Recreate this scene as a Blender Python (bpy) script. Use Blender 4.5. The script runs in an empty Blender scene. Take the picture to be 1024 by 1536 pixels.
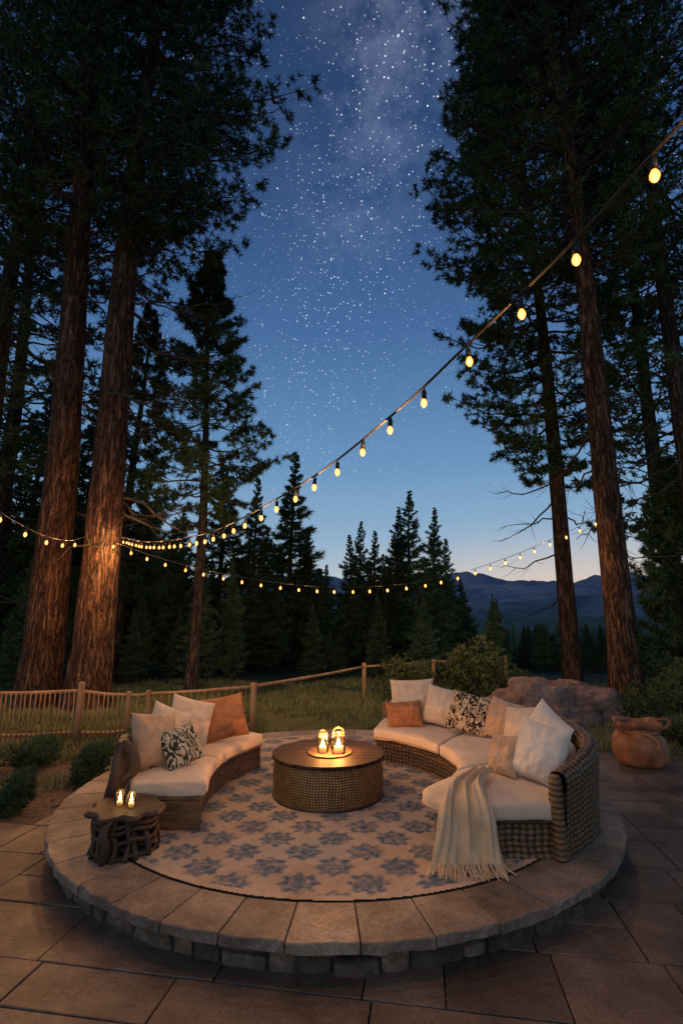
import bpy, math, random
import numpy as np
from mathutils import Vector, Matrix, noise
rng = np.random.default_rng(11); random.seed(11)
sc = bpy.context.scene
sc.view_settings.view_transform = 'Standard'
sc.view_settings.look = 'None'
sc.view_settings.exposure = 0
COL = sc.collection
pi = math.pi

# ------------------------------------------------------------------ helpers
def link(o, parent=None):
    COL.objects.link(o)
    if parent is not None: o.parent = parent
    return o
def grp(name):
    return link(bpy.data.objects.new(name, None))
def mesh(name, V, F, mat, smooth=False, col=None):
    me = bpy.data.meshes.new(name)
    V = np.asarray(V, dtype=np.float32)
    if isinstance(F, np.ndarray):
        k = F.shape[1]; n = len(F)
        me.vertices.add(len(V)); me.vertices.foreach_set('co', V.ravel())
        me.loops.add(n*k); me.loops.foreach_set('vertex_index', F.astype(np.int32).ravel())
        me.polygons.add(n)
        me.polygons.foreach_set('loop_start', np.arange(0, n*k, k, dtype=np.int32))
        me.polygons.foreach_set('loop_total', np.full(n, k, dtype=np.int32))
        me.update(calc_edges=True)
    else:
        me.from_pydata([tuple(map(float, v)) for v in V], [], F); me.update()
    if smooth: me.polygons.foreach_set('use_smooth', np.ones(len(me.polygons), dtype=bool))
    if col is not None:
        a = me.color_attributes.new('Col', 'FLOAT_COLOR', 'POINT')
        c = np.ones((len(V), 4), dtype=np.float32); col = np.asarray(col)
        if col.ndim == 1: c[:, :3] = col[:, None]
        else: c[:, :3] = col
        a.data.foreach_set('color', c.ravel())
    if mat is not None: me.materials.append(mat)
    return me
def obj(name, V, F, mat, smooth=False, col=None, parent=None):
    return link(bpy.data.objects.new(name, mesh(name, V, F, mat, smooth, col)), parent)
class Acc:
    def __init__(s): s.V = []; s.F = []; s.C = []; s.n = 0
    def add(s, V, F, c=None):
        V = np.asarray(V, float)
        s.V.append(V); s.F += [[i + s.n for i in f] for f in F]; s.n += len(V)
        s.C.append(np.full(len(V), 1.0 if c is None else c) if np.isscalar(c) or c is None else np.asarray(c))
    def out(s, name, mat, smooth=False, parent=None):
        return obj(name, np.concatenate(s.V), s.F, mat, smooth, np.concatenate(s.C), parent)
def grid_faces(n, m, wrap=False):
    F = []
    for i in range(n - (0 if wrap else 1)):
        for j in range(m-1):
            a = i*m+j; b = ((i+1) % n)*m+j
            F.append([a, b, b+1, a+1])
    return F
def tube(pts, rad, seg=8, jit=0.0, cap=True):
    P = [Vector(p) for p in pts]; n = len(P); V = []; F = []
    up = Vector((0.13, 0.31, 0.94)).normalized(); x = None
    for i in range(n):
        t = (P[min(i+1, n-1)] - P[max(i-1, 0)]).normalized()
        if x is None:
            x = up.cross(t)
            if x.length < .1: x = Vector((1, 0, 0)).cross(t)
        x = (x - t*x.dot(t)).normalized(); y = t.cross(x)
        r = rad[i] if hasattr(rad, '__len__') else rad
        for k in range(seg):
            a = 2*pi*k/seg; rr = r
            if jit: rr *= 1 + jit*noise.noise(P[i]*3.0 + Vector((math.cos(a), math.sin(a), 0))*1.7)
            V.append(P[i] + x*math.cos(a)*rr + y*math.sin(a)*rr)
    for i in range(n-1):
        for k in range(seg):
            a = i*seg+k; b = i*seg+(k+1) % seg
            F.append([a, b, b+seg, a+seg])
    if cap:
        F.append(list(range(seg))[::-1]); F.append([(n-1)*seg+k for k in range(seg)])
    return np.array([tuple(v) for v in V]), F
def catmull(P, n):
    P = np.asarray(P, float); m = len(P)
    Q = np.vstack([2*P[0]-P[1], P, 2*P[-1]-P[-2]])
    t = np.linspace(0, m-1-1e-9, n); i = t.astype(int); f = (t-i)[:, None]
    p0, p1, p2, p3 = Q[i], Q[i+1], Q[i+2], Q[i+3]
    return .5*(2*p1+(p2-p0)*f+(2*p0-5*p1+4*p2-p3)*f**2+(3*p1-p0-3*p2+p3)*f**3)
def resample(P, step):
    P = np.asarray(P, float); d = np.r_[0, np.cumsum(np.linalg.norm(np.diff(P, axis=0), axis=1))]
    n = max(2, int(d[-1]/step)); s = np.linspace(0, d[-1], n)
    return np.stack([np.interp(s, d, P[:, k]) for k in range(P.shape[1])], 1), s
def rbox(L, W, H, r, step=0.06):
    def ax(l):
        rr = min(r, l*.49); k = max(1, int((l-2*rr)/step))
        return np.unique(np.round(np.r_[0, rr*.3, rr*.65, np.linspace(rr, l-rr, k+1), l-rr*.65, l-rr*.3, l], 6))
    X, Y, Z = ax(L), ax(W), ax(H); idx = {}; V = []; F = []
    D = (L, W, H)
    def vid(i, j, k):
        key = (i, j, k)
        if key not in idx:
            p = np.array([X[i], Y[j], Z[k]])
            q = np.array([min(max(p[a], min(r, D[a]*.49)), D[a]-min(r, D[a]*.49)) for a in range(3)])
            d = p-q; l = np.linalg.norm(d)
            rr = min(r, min(D)*.49)
            if l > 1e-9: p = q+d/l*min(rr, l) if np.count_nonzero(np.abs(d) > 1e-9) > 1 else p
            idx[key] = len(V); V.append(p)
        return idx[key]
    nx, ny, nz = len(X)-1, len(Y)-1, len(Z)-1
    for i in range(nx):
        for j in range(ny):
            F.append([vid(i, j, 0), vid(i, j+1, 0), vid(i+1, j+1, 0), vid(i+1, j, 0)])
            F.append([vid(i, j, nz), vid(i+1, j, nz), vid(i+1, j+1, nz), vid(i, j+1, nz)])
    for i in range(nx):
        for k in range(nz):
            F.append([vid(i, 0, k), vid(i+1, 0, k), vid(i+1, 0, k+1), vid(i, 0, k+1)])
            F.append([vid(i, ny, k), vid(i, ny, k+1), vid(i+1, ny, k+1), vid(i+1, ny, k)])
    for j in range(ny):
        for k in range(nz):
            F.append([vid(0, j, k), vid(0, j, k+1), vid(0, j+1, k+1), vid(0, j+1, k)])
            F.append([vid(nx, j, k), vid(nx, j+1, k), vid(nx, j+1, k+1), vid(nx, j, k+1)])
    return np.array(V), F
def nz(p, s): return noise.noise(Vector(p)*s)

# ------------------------------------------------------------------ materials
class NT:
    def __init__(s, nt): s.nt = nt
    def n(s, t, **k):
        nd = s.nt.nodes.new(t)
        for a, b in k.items(): setattr(nd, a, b)
        return nd
    def l(s, a, b): s.nt.links.new(a, b)
    def m(s, op, a, b=None, c=None, clamp=False):
        nd = s.n('ShaderNodeMath', operation=op); nd.use_clamp = clamp
        for i, v in enumerate((a, b, c)):
            if v is None: continue
            if isinstance(v, (int, float)): nd.inputs[i].default_value = v
            else: s.l(v, nd.inputs[i])
        return nd.outputs[0]
    def ramp(s, fac, stops):
        nd = s.n('ShaderNodeValToRGB'); e = nd.color_ramp.elements
        while len(e) < len(stops): e.new(.5)
        for el, (p, c) in zip(e, stops):
            el.position = p; el.color = (*c, 1) if len(c) == 3 else c
        s.l(fac, nd.inputs[0]); return nd.outputs[0]
    def mix(s, fac, a, b, blend='MIX'):
        nd = s.n('ShaderNodeMix', data_type='RGBA', blend_type=blend)
        for i, v in ((0, fac), (6, a), (7, b)):
            if isinstance(v, (int, float)): nd.inputs[i].default_value = v
            elif isinstance(v, tuple): nd.inputs[i].default_value = (*v, 1)
            else: s.l(v, nd.inputs[i])
        return nd.outputs[2]
def newmat(name, rough=.7, spec=.3):
    m = bpy.data.materials.new(name); m.use_nodes = True
    b = m.node_tree.nodes['Principled BSDF']
    b.inputs['Roughness'].default_value = rough
    b.inputs['Specular IOR Level'].default_value = spec
    return m, NT(m.node_tree), b
def nmat(name, c1, c2, scale=5, rough=.75, bump=.3, bdist=.02, stretch=(1, 1, 1), spec=.3, detail=6, attr=False,
         bscale=None, rnd=False, metallic=0, lo=.35, hi=.65, sheen=0, grain=None, stain=None):
    m, t, b = newmat(name, rough, spec)
    tc = t.n('ShaderNodeTexCoord'); mp = t.n('ShaderNodeMapping'); mp.inputs['Scale'].default_value = stretch
    t.l(tc.outputs['Object'], mp.inputs[0])
    no = t.n('ShaderNodeTexNoise'); no.inputs['Scale'].default_value = scale; no.inputs['Detail'].default_value = detail
    no.inputs['Roughness'].default_value = .65
    t.l(mp.outputs[0], no.inputs['Vector'])
    c = t.ramp(no.outputs[0], [(lo, c1), (hi, c2)])
    if grain:
        g = t.n('ShaderNodeTexNoise'); g.inputs['Scale'].default_value = grain; g.inputs['Detail'].default_value = 3
        t.l(tc.outputs['Object'], g.inputs['Vector'])
        gg = t.m('MULTIPLY_ADD', g.outputs[0], 1.3, .35)
        c = t.mix(1.0, c, gg, 'MULTIPLY')
    if stain:
        g = t.n('ShaderNodeTexNoise'); g.inputs['Scale'].default_value = stain; g.inputs['Detail'].default_value = 7; g.inputs['Roughness'].default_value = .7
        t.l(tc.outputs['Object'], g.inputs['Vector'])
        gg = t.m('MULTIPLY_ADD', t.m('MULTIPLY', t.m('SUBTRACT', g.outputs[0], .38, clamp=True), 4, clamp=True), .5, .55)
        c = t.mix(1.0, c, gg, 'MULTIPLY')
        t.l(t.m('MULTIPLY_ADD', g.outputs[0], -.5, rough+.22), b.inputs['Roughness'])
    if attr:
        a = t.n('ShaderNodeVertexColor', layer_name='Col')
        c = t.mix(1.0, c, a.outputs[0], 'MULTIPLY')
    if rnd:
        oi = t.n('ShaderNodeObjectInfo'); v = t.m('MULTIPLY_ADD', oi.outputs['Random'], .8, .6)
        c = t.mix(1.0, c, v, 'MULTIPLY')
    t.l(c, b.inputs['Base Color'])
    b.inputs['Metallic'].default_value = metallic
    if sheen: b.inputs['Sheen Weight'].default_value = sheen
    if bump:
        bn = t.n('ShaderNodeTexNoise'); bn.inputs['Scale'].default_value = bscale or scale*3; bn.inputs['Detail'].default_value = 8
        t.l(mp.outputs[0], bn.inputs['Vector'])
        bp = t.n('ShaderNodeBump'); bp.inputs['Strength'].default_value = bump; bp.inputs['Distance'].default_value = bdist
        t.l(bn.outputs[0], bp.inputs['Height']); t.l(bp.outputs[0], b.inputs['Normal'])
    return m
def emis(name, c, s):
    m = bpy.data.materials.new(name); m.use_nodes = True; t = NT(m.node_tree)
    t.nt.nodes.remove(t.nt.nodes['Principled BSDF'])
    e = t.n('ShaderNodeEmission'); e.inputs[0].default_value = (*c, 1); e.inputs[1].default_value = s
    t.l(e.outputs[0], t.nt.nodes['Material Output'].inputs[0]); return m

M_stone = nmat('coping_stone', (.20, .145, .10), (.34, .255, .18), 3.5, .7, .8, .012, attr=True, bscale=16, grain=45, stain=1.3)
M_wall = nmat('wall_stone', (.09, .058, .036), (.20, .14, .095), 5, .85, 1.0, .03, attr=True, bscale=12, grain=30)
M_paver = nmat('paver_stone', (.115, .074, .048), (.205, .14, .096), 1.6, .6, .7, .014, attr=True, bscale=11, grain=50, stain=.9)
M_mortar = nmat('mortar', (.035, .027, .02), (.07, .055, .04), 8, .9, .6)
M_wood = nmat('wood_board', (.10, .05, .023), (.24, .13, .065), 3, .6, .4, .006, stretch=(1.5, 1.5, 9), bscale=6)
M_dark = nmat('dark_wood', (.03, .018, .011), (.085, .05, .028), 5, .6, .8, .015, stretch=(1, 1, .5), bscale=14)
M_fence = nmat('fence_wood', (.22, .12, .055), (.38, .22, .105), 4, .7, .5, .01, stretch=(1, 1, .4), bscale=12)
M_cream = nmat('cream_fabric', (.49, .375, .265), (.60, .47, .345), 3, .95, .35, .004, bscale=120, sheen=.2, spec=.1)
M_white = nmat('white_fabric', (.54, .47, .385), (.64, .565, .47), 3, .95, .35, .004, bscale=110, sheen=.2, spec=.1)
M_tan = nmat('tan_fabric', (.38, .245, .145), (.48, .32, .20), 3, .95, .35, .004, bscale=110, sheen=.2, spec=.1)
M_rust = nmat('rust_fabric', (.27, .105, .042), (.37, .16, .07), 4, .85, .4, .005, bscale=70, spec=.2)
M_throw = nmat('throw_fabric', (.48, .34, .195), (.60, .44, .27), 5, .95, .5, .006, bscale=90, sheen=.2, spec=.1)
M_black = nmat('black_rubber', (.01, .01, .01), (.02, .02, .02), 8, .5, 0)
M_rope = nmat('cable', (.03, .02, .015), (.07, .05, .035), 20, .8, .3)
M_boulder = nmat('boulder_rock', (.10, .06, .045), (.26, .165, .125), 1.6, .9, 1.0, .10, bscale=4, detail=10, grain=14)
M_clay = nmat('terracotta', (.20, .075, .032), (.36, .15, .07), 5, .65, .5, .015, bscale=16)
M_leafA = nmat('pine_needles', (.018, .040, .016), (.064, .105, .042), .9, .8, 0, spec=.15, lo=.38, hi=.62)
M_leafB = nmat('fir_needles', (.045, .080, .036), (.105, .150, .066), .9, .8, 0, spec=.15, rnd=True, lo=.38, hi=.62)
M_bush = nmat('bush_leaves', (.045, .07, .02), (.12, .13, .045), 3, .7, 0, spec=.2)
M_jun = nmat('juniper_needles', (.035, .065, .026), (.09, .13, .055), 6, .8, 0, spec=.15)
M_grass = nmat('grass_blades', (.085, .11, .035), (.23, .21, .085), 1.1, .8, 0, spec=.1)
M_brass = nmat('brass', (.5, .32, .12), (.6, .4, .18), 5, .3, 0, metallic=1)
M_wax = nmat('wax', (.75, .62, .42), (.8, .68, .5), 5, .5, 0)
M_flame = emis('flame', (1, .62, .22), 22)

def wicker_mat(name, lo, hi, rough=.5, metallic=0):
    m, t, b = newmat(name, rough, .35)
    a = t.n('ShaderNodeVertexColor', layer_name='Col')
    tc = t.n('ShaderNodeTexCoord'); no = t.n('ShaderNodeTexNoise'); no.inputs['Scale'].default_value = 14; t.l(tc.outputs['Object'], no.inputs[0])
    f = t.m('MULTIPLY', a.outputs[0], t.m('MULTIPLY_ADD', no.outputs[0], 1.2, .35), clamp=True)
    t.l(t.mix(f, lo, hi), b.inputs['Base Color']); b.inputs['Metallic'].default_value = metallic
    return m
M_wick = wicker_mat('wicker', (.007, .004, .0025), (.24, .14, .065), .5)
M_wickT = wicker_mat('table_weave', (.008, .005, .0025), (.46, .27, .095), .36, .35)

def bark(name, c1, c2, c3):
    m, t, b = newmat(name, .9, .12)
    tc = t.n('ShaderNodeTexCoord')
    def mapped(s):
        mp = t.n('ShaderNodeMapping'); mp.inputs['Scale'].default_value = s; t.l(tc.outputs['Object'], mp.inputs[0]); return mp.outputs[0]
    n0 = t.n('ShaderNodeTexNoise'); n0.inputs['Scale'].default_value = 9; n0.inputs['Detail'].default_value = 5; n0.inputs['Distortion'].default_value = .5; n0.inputs['Roughness'].default_value = .6; t.l(mapped((1, 1, .13)), n0.inputs[0])
    r1 = t.m('MULTIPLY', t.m('ABSOLUTE', t.m('SUBTRACT', n0.outputs[0], .5)), 7.5, clamp=True)
    n2 = t.n('ShaderNodeTexNoise'); n2.inputs['Scale'].default_value = 13; n2.inputs['Detail'].default_value = 5; n2.inputs['Distortion'].default_value = .8; t.l(mapped((1, 1, .45)), n2.inputs[0])
    r2 = t.m('MULTIPLY', t.m('ABSOLUTE', t.m('SUBTRACT', n2.outputs[0], .5)), 8, clamp=True)
    n1 = t.n('ShaderNodeTexNoise'); n1.inputs['Scale'].default_value = 24; n1.inputs['Detail'].default_value = 8; n1.inputs['Roughness'].default_value = .7; t.l(mapped((1, 1, .4)), n1.inputs[0])
    h = t.m('ADD', t.m('MULTIPLY', r1, t.m('MULTIPLY_ADD', r2, .45, .4)), t.m('MULTIPLY', n1.outputs[0], .35))
    c = t.ramp(h, [(.2, c1), (.55, c2), (1.05, c3)])
    t.l(c, b.inputs['Base Color'])
    bp = t.n('ShaderNodeBump'); bp.inputs['Strength'].default_value = 1; bp.inputs['Distance'].default_value = .07
    t.l(h, bp.inputs['Height']); t.l(bp.outputs[0], b.inputs['Normal'])
    return m
M_bark = bark('pine_bark', (.016, .009, .006), (.12, .062, .035), (.27, .145, .082))
M_bark2 = bark('dark_bark', (.016, .012, .010), (.085, .06, .044), (.18, .13, .095))
M_branch = nmat('branch_wood', (.025, .018, .013), (.07, .05, .035), 4, .9, 0)

def leopard():
    m, t, b = newmat('leopard_fabric', .9, .1)
    tc = t.n('ShaderNodeTexCoord'); mp = t.n('ShaderNodeMapping'); mp.inputs['Scale'].default_value = (1, .3, .65); t.l(tc.outputs['Object'], mp.inputs[0])
    n0 = t.n('ShaderNodeTexNoise'); n0.inputs['Scale'].default_value = 14; n0.inputs['Detail'].default_value = 1; n0.inputs['Distortion'].default_value = 1.4; t.l(mp.outputs[0], n0.inputs[0])
    c = t.ramp(n0.outputs[0], [(.45, (.50, .38, .25)), (.465, (.02, .015, .012)), (.57, (.02, .015, .012)), (.585, (.46, .33, .20))])
    t.l(c, b.inputs['Base Color']); return m
def leafy():
    m, t, b = newmat('zebra_leaf_fabric', .9, .1)
    tc = t.n('ShaderNodeTexCoord')
    mp = t.n('ShaderNodeMapping'); mp.inputs['Rotation'].default_value = (0, .75, 0); mp.inputs['Scale'].default_value = (1, .2, .45); t.l(tc.outputs['Object'], mp.inputs[0])
    v = t.n('ShaderNodeTexNoise'); v.inputs['Scale'].default_value = 12; v.inputs['Detail'].default_value = 1; v.inputs['Distortion'].default_value = 1.5
    t.l(mp.outputs[0], v.inputs[0])
    f = t.m('ABSOLUTE', t.m('SUBTRACT', t.m('FRACT', t.m('MULTIPLY', v.outputs[0], 5)), .5))
    c = t.ramp(f, [(.24, (.42, .37, .27)), (.28, (.03, .036, .024))])
    t.l(c, b.inputs['Base Color']); return m
M_leo = leopard(); M_leafy = leafy()

def thin_glass():
    m = bpy.data.materials.new('jar_glass'); m.use_nodes = True; t = NT(m.node_tree)
    t.nt.nodes.remove(t.nt.nodes['Principled BSDF'])
    tr = t.n('ShaderNodeBsdfTransparent'); tr.inputs[0].default_value = (1, .93, .82, 1); g = t.n('ShaderNodeBsdfGlossy'); g.inputs['Roughness'].default_value = .08
    lw = t.n('ShaderNodeLayerWeight'); lw.inputs[0].default_value = .35
    mx = t.n('ShaderNodeMixShader'); t.l(lw.outputs['Fresnel'], mx.inputs[0]); t.l(tr.outputs[0], mx.inputs[1]); t.l(g.outputs[0], mx.inputs[2])
    t.l(mx.outputs[0], t.nt.nodes['Material Output'].inputs[0]); return m
M_glass = thin_glass()
def bulbmat():
    m = bpy.data.materials.new('bulb_glow'); m.use_nodes = True; t = NT(m.node_tree)
    t.nt.nodes.remove(t.nt.nodes['Principled BSDF'])
    lw = t.n('ShaderNodeLayerWeight'); lw.inputs[0].default_value = .6
    c = t.mix(lw.outputs['Facing'], (4.2, 1.9, .50), (2.4, .48, .02))
    e = t.n('ShaderNodeEmission'); t.l(c, e.inputs[0]); e.inputs[1].default_value = 1
    t.l(e.outputs[0], t.nt.nodes['Material Output'].inputs[0]); return m
M_bulb = bulbmat()

# ------------------------------------------------------------------ camera
cam = bpy.data.cameras.new('camera'); co = link(bpy.data.objects.new('camera', cam)); sc.camera = co
cam.sensor_fit = 'VERTICAL'; cam.sensor_height = 36; cam.lens = 747/1536*36
co.location = (0, 0, 2.24); co.rotation_euler = (math.radians(102.2), 0, 0); cam.clip_end = 6000; cam.clip_start = .05

# ------------------------------------------------------------------ world
w = bpy.data.worlds.new('World'); sc.world = w; w.use_nodes = True; t = NT(w.node_tree)
try:
    w.cycles.sampling_method = 'MANUAL'; w.cycles.sample_map_resolution = 256
except Exception: pass
for nd in list(t.nt.nodes): t.nt.nodes.remove(nd)
out = t.n('ShaderNodeOutputWorld'); bg = t.n('ShaderNodeBackground'); t.l(bg.outputs[0], out.inputs[0])
tc = t.n('ShaderNodeTexCoord'); nv = t.n('ShaderNodeVectorMath', operation='NORMALIZE'); t.l(tc.outputs['Generated'], nv.inputs[0]); D = nv.outputs[0]
sp = t.n('ShaderNodeSeparateXYZ'); t.l(D, sp.inputs[0]); zz = sp.outputs[2]
def dot(v):
    d = t.n('ShaderNodeVectorMath', operation='DOT_PRODUCT'); t.l(D, d.inputs[0]); d.inputs[1].default_value = v; return d.outputs['Value']
base = t.ramp(zz, [(0, (.50, .56, .58)), (.07, (.40, .52, .60)), (.16, (.25, .41, .58)), (.30, (.135, .285, .50)), (.53, (.055, .140, .325)), (.72, (.028, .072, .19)), (.9, (.014, .035, .10))])
g = t.m('POWER', t.m('MAXIMUM', dot((.45, .89, .02)), 0), 12)
lowf = t.m('SUBTRACT', 1, t.m('MULTIPLY', zz, 5.0), clamp=True)
gl = t.m('MULTIPLY', g, t.m('POWER', lowf, 1.5))
col = t.mix(gl, base, (.88, .54, .36))
nb = dot((-.971, -.141, .193))
band = t.m('POWER', 2.718, t.m('MULTIPLY', t.m('MULTIPLY', nb, nb), -95))
mn = t.n('ShaderNodeTexNoise'); mn.inputs['Scale'].default_value = 9; mn.inputs['Detail'].default_value = 8; mn.inputs['Roughness'].default_value = .75; t.l(D, mn.inputs[0])
mw = t.m('MULTIPLY', t.m('MULTIPLY', band, t.m('MULTIPLY', t.m('SUBTRACT', mn.outputs[0], .43, clamp=True), 2.4)), t.m('MULTIPLY', t.m('SUBTRACT', zz, .55, clamp=True), 3.2, clamp=True))
col = t.mix(1.0, col, t.mix(mw, (0, 0, 0), (.24, .26, .35)), 'ADD')
def stars(scale, th, pw, k, bandk=.9):
    global col
    vo = t.n('ShaderNodeTexVoronoi'); vo.inputs['Scale'].default_value = scale; t.l(D, vo.inputs[0])
    s1 = t.m('SUBTRACT', 1, t.m('DIVIDE', vo.outputs['Distance'], th), clamp=True)
    sx = t.n('ShaderNodeSeparateColor'); t.l(vo.outputs['Color'], sx.inputs[0])
    s = t.m('MULTIPLY', t.m('MULTIPLY', s1, t.m('POWER', sx.outputs[0], pw)), k)
    s = t.m('MULTIPLY', s, t.m('MULTIPLY', t.m('SUBTRACT', zz, .12, clamp=True), 2.2, clamp=True))
    s = t.m('MULTIPLY', s, t.m('MULTIPLY_ADD', band, bandk, .55))
    sc_ = t.mix(sx.outputs[1], (.75, .87, 1.0), (1, .95, .88))
    m2 = t.n('ShaderNodeVectorMath', operation='SCALE'); t.l(sc_, m2.inputs[0]); t.l(s, m2.inputs['Scale'])
    col = t.mix(1.0, col, m2.outputs[0], 'ADD')
stars(170, .23, 2.0, 1.3, 1.4)
stars(75, .10, 4, 4.2, .5)
stars(16, .030, 5, 10, .2)
sky = t.n('ShaderNodeTexSky', sky_type='NISHITA'); sky.sun_disc = False
sky.sun_elevation = math.radians(-3); sky.sun_rotation = math.radians(27)
sk = t.n('ShaderNodeVectorMath', operation='SCALE'); t.l(sky.outputs[0], sk.inputs[0]); sk.inputs['Scale'].default_value = .10
col = t.mix(1.0, col, sk.outputs[0], 'ADD')
t.l(col, bg.inputs[0]); bg.inputs[1].default_value = 1.0

# ------------------------------------------------------------------ terrain
def sst(x): x = np.clip(x, 0, 1); return x*x*(3-2*x)
def th(x, y):
    x = np.asarray(x, float); y = np.asarray(y, float)
    d = np.hypot(x*.6, y)
    b = -13*sst((d-24)/95)-.35*sst((d-12)/10)
    b = b+sst((d-12)/10)*.07*(np.sin(x*.9+1)+np.sin(y*.7+x*.3))
    return b-.05
ax = np.sinh(np.linspace(-7.2, 7.2, 241)); ax = ax/ax.max()*3000
XX, YY = np.meshgrid(ax, ax+5, indexing='ij'); ZZ = th(XX, YY)
m, t, b = newmat('ground', .95, .1); M_ground = m
tc = t.n('ShaderNodeTexCoord')
n1 = t.n('ShaderNodeTexNoise'); n1.inputs['Scale'].default_value = .55; n1.inputs['Detail'].default_value = 9; n1.inputs['Roughness'].default_value = .65; t.l(tc.outputs['Object'], n1.inputs[0])
n2 = t.n('ShaderNodeTexNoise'); n2.inputs['Scale'].default_value = 18; n2.inputs['Detail'].default_value = 6; t.l(tc.outputs['Object'], n2.inputs[0])
dirt = t.ramp(n2.outputs[0], [(.3, (.06, .042, .028)), (.7, (.16, .115, .08))])
gr = t.ramp(n2.outputs[0], [(.3, (.04, .05, .02)), (.7, (.12, .115, .05))])
sx = t.n('ShaderNodeSeparateXYZ'); t.l(tc.outputs['Object'], sx.inputs[0])
f = t.m('ADD', t.m('MULTIPLY', t.m('SUBTRACT', sx.outputs[1], 8.6), .35), t.m('MULTIPLY', t.m('SUBTRACT', n1.outputs[0], .5), 4.5), clamp=True)
far = t.m('MULTIPLY', t.m('SUBTRACT', sx.outputs[1], 20), .12, clamp=True)
t.l(t.mix(far, t.mix(f, dirt, gr), (.025, .035, .02)), b.inputs['Base Color'])
bp = t.n('ShaderNodeBump'); bp.inputs['Strength'].default_value = .8; bp.inputs['Distance'].default_value = .04
t.l(n2.outputs[0], bp.inputs['Height']); t.l(bp.outputs[0], b.inputs['Normal'])
Vt = np.stack([XX, YY, ZZ], -1).reshape(-1, 3); n = len(ax)
I = np.arange(n*n).reshape(n, n)
Ft = np.stack([I[:-1, :-1], I[1:, :-1], I[1:, 1:], I[:-1, 1:]], -1).reshape(-1, 4)
obj('ground', Vt, Ft, M_ground, True)

def hills(name, r0, r1, amp, seed, mat, nr=26, na=300, a0=-75, a1=75, rough=1, lo=.34):
    V = []
    for i in range(na):
        a = math.radians(a0+(a1-a0)*i/(na-1))
        for j in range(nr):
            f = j/(nr-1); r = r0+(r1-r0)*f
            x, y = math.sin(a)*r, math.cos(a)*r
            e = math.sin(min(f*1.15, 1)*pi/2)
            k = noise.fractal(Vector((x/260+seed, y/260, seed)), 1.0, 2.0, 6)
            k2 = noise.fractal(Vector((x/50, y/50+seed, 0)), .9, 2.0, 6)
            V.append((x, y, -16+e*(amp+16+amp*lo*k+amp*.13*rough*k2)))
    obj(name, V, np.array(grid_faces(na, nr)), mat, True)
M_hill = nmat('hazed_mountain_forest', (.075, .105, .165), (.22, .235, .28), .02, .95, .9, 9, bscale=.06, detail=9)  # atmospheric haze painted into the bluish base colour
M_hill1 = nmat('hazed_ridge_forest', (.05, .075, .105), (.15, .165, .185), .025, .95, 1, 8, bscale=.09, detail=9)  # haze painted into this base colour too, weaker on the nearer ridge
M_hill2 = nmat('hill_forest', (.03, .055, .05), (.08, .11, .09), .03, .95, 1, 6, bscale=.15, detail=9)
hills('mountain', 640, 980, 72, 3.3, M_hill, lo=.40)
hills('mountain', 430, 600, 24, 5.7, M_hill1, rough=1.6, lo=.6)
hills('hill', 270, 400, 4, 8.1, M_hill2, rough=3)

# ------------------------------------------------------------------ patio
PC = np.array([-.06, 6.8])
acc = Acc(); ang = math.radians(-9); ca, sa = math.cos(ang), math.sin(ang)
def patio_ok(x, y):
    if math.hypot(x-PC[0], y-PC[1]) < 1.7: return False
    if x < -2.4: lim = 6.6+.35*math.sin(x*2)+(x+2.4)*.12
    elif x > 1: lim = 9.0+.3*math.sin(x*1.7)-max(0, x-4)*.12
    else: lim = 5.4
    return y < lim
y = -5.0; row = 0
while y < 12:
    h = random.choice([.46, .62, .78, .62]); x = -12+random.random()*.5
    while x < 12:
        wd = random.choice([.5, .72, .95, 1.25])
        parts = [(x, y, wd, h)]
        if wd > .9 and random.random() < .3: parts = [(x, y, wd*.5, h), (x+wd*.5, y, wd*.5, h)]
        if h > .7 and random.random() < .4: parts = [(x, y, wd, h*.5), (x, y+h*.5, wd, h*.5)]
        for (px, py, pw, ph) in parts:
            cx, cy = px+pw/2, py+ph/2; wx, wy = cx*ca-cy*sa, cx*sa+cy*ca
            if patio_ok(wx, wy):
                V, F = rbox(pw-.010, ph-.010, .06, .008, .4)
                V[:, 0] += px+.005; V[:, 1] += py+.005
                tx, ty = random.uniform(-.004, .004), random.uniform(-.004, .004)
                V[:, 2] += -.06+random.uniform(-.003, .003)+tx*(V[:, 0]-cx)+ty*(V[:, 1]-cy)
                W = V.copy(); W[:, 0] = V[:, 0]*ca-V[:, 1]*sa; W[:, 1] = V[:, 0]*sa+V[:, 1]*ca
                acc.add(W, F, random.uniform(.72, 1.15))
        x += wd
    y += h; row += 1
acc.out('stone_patio', M_paver)

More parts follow.
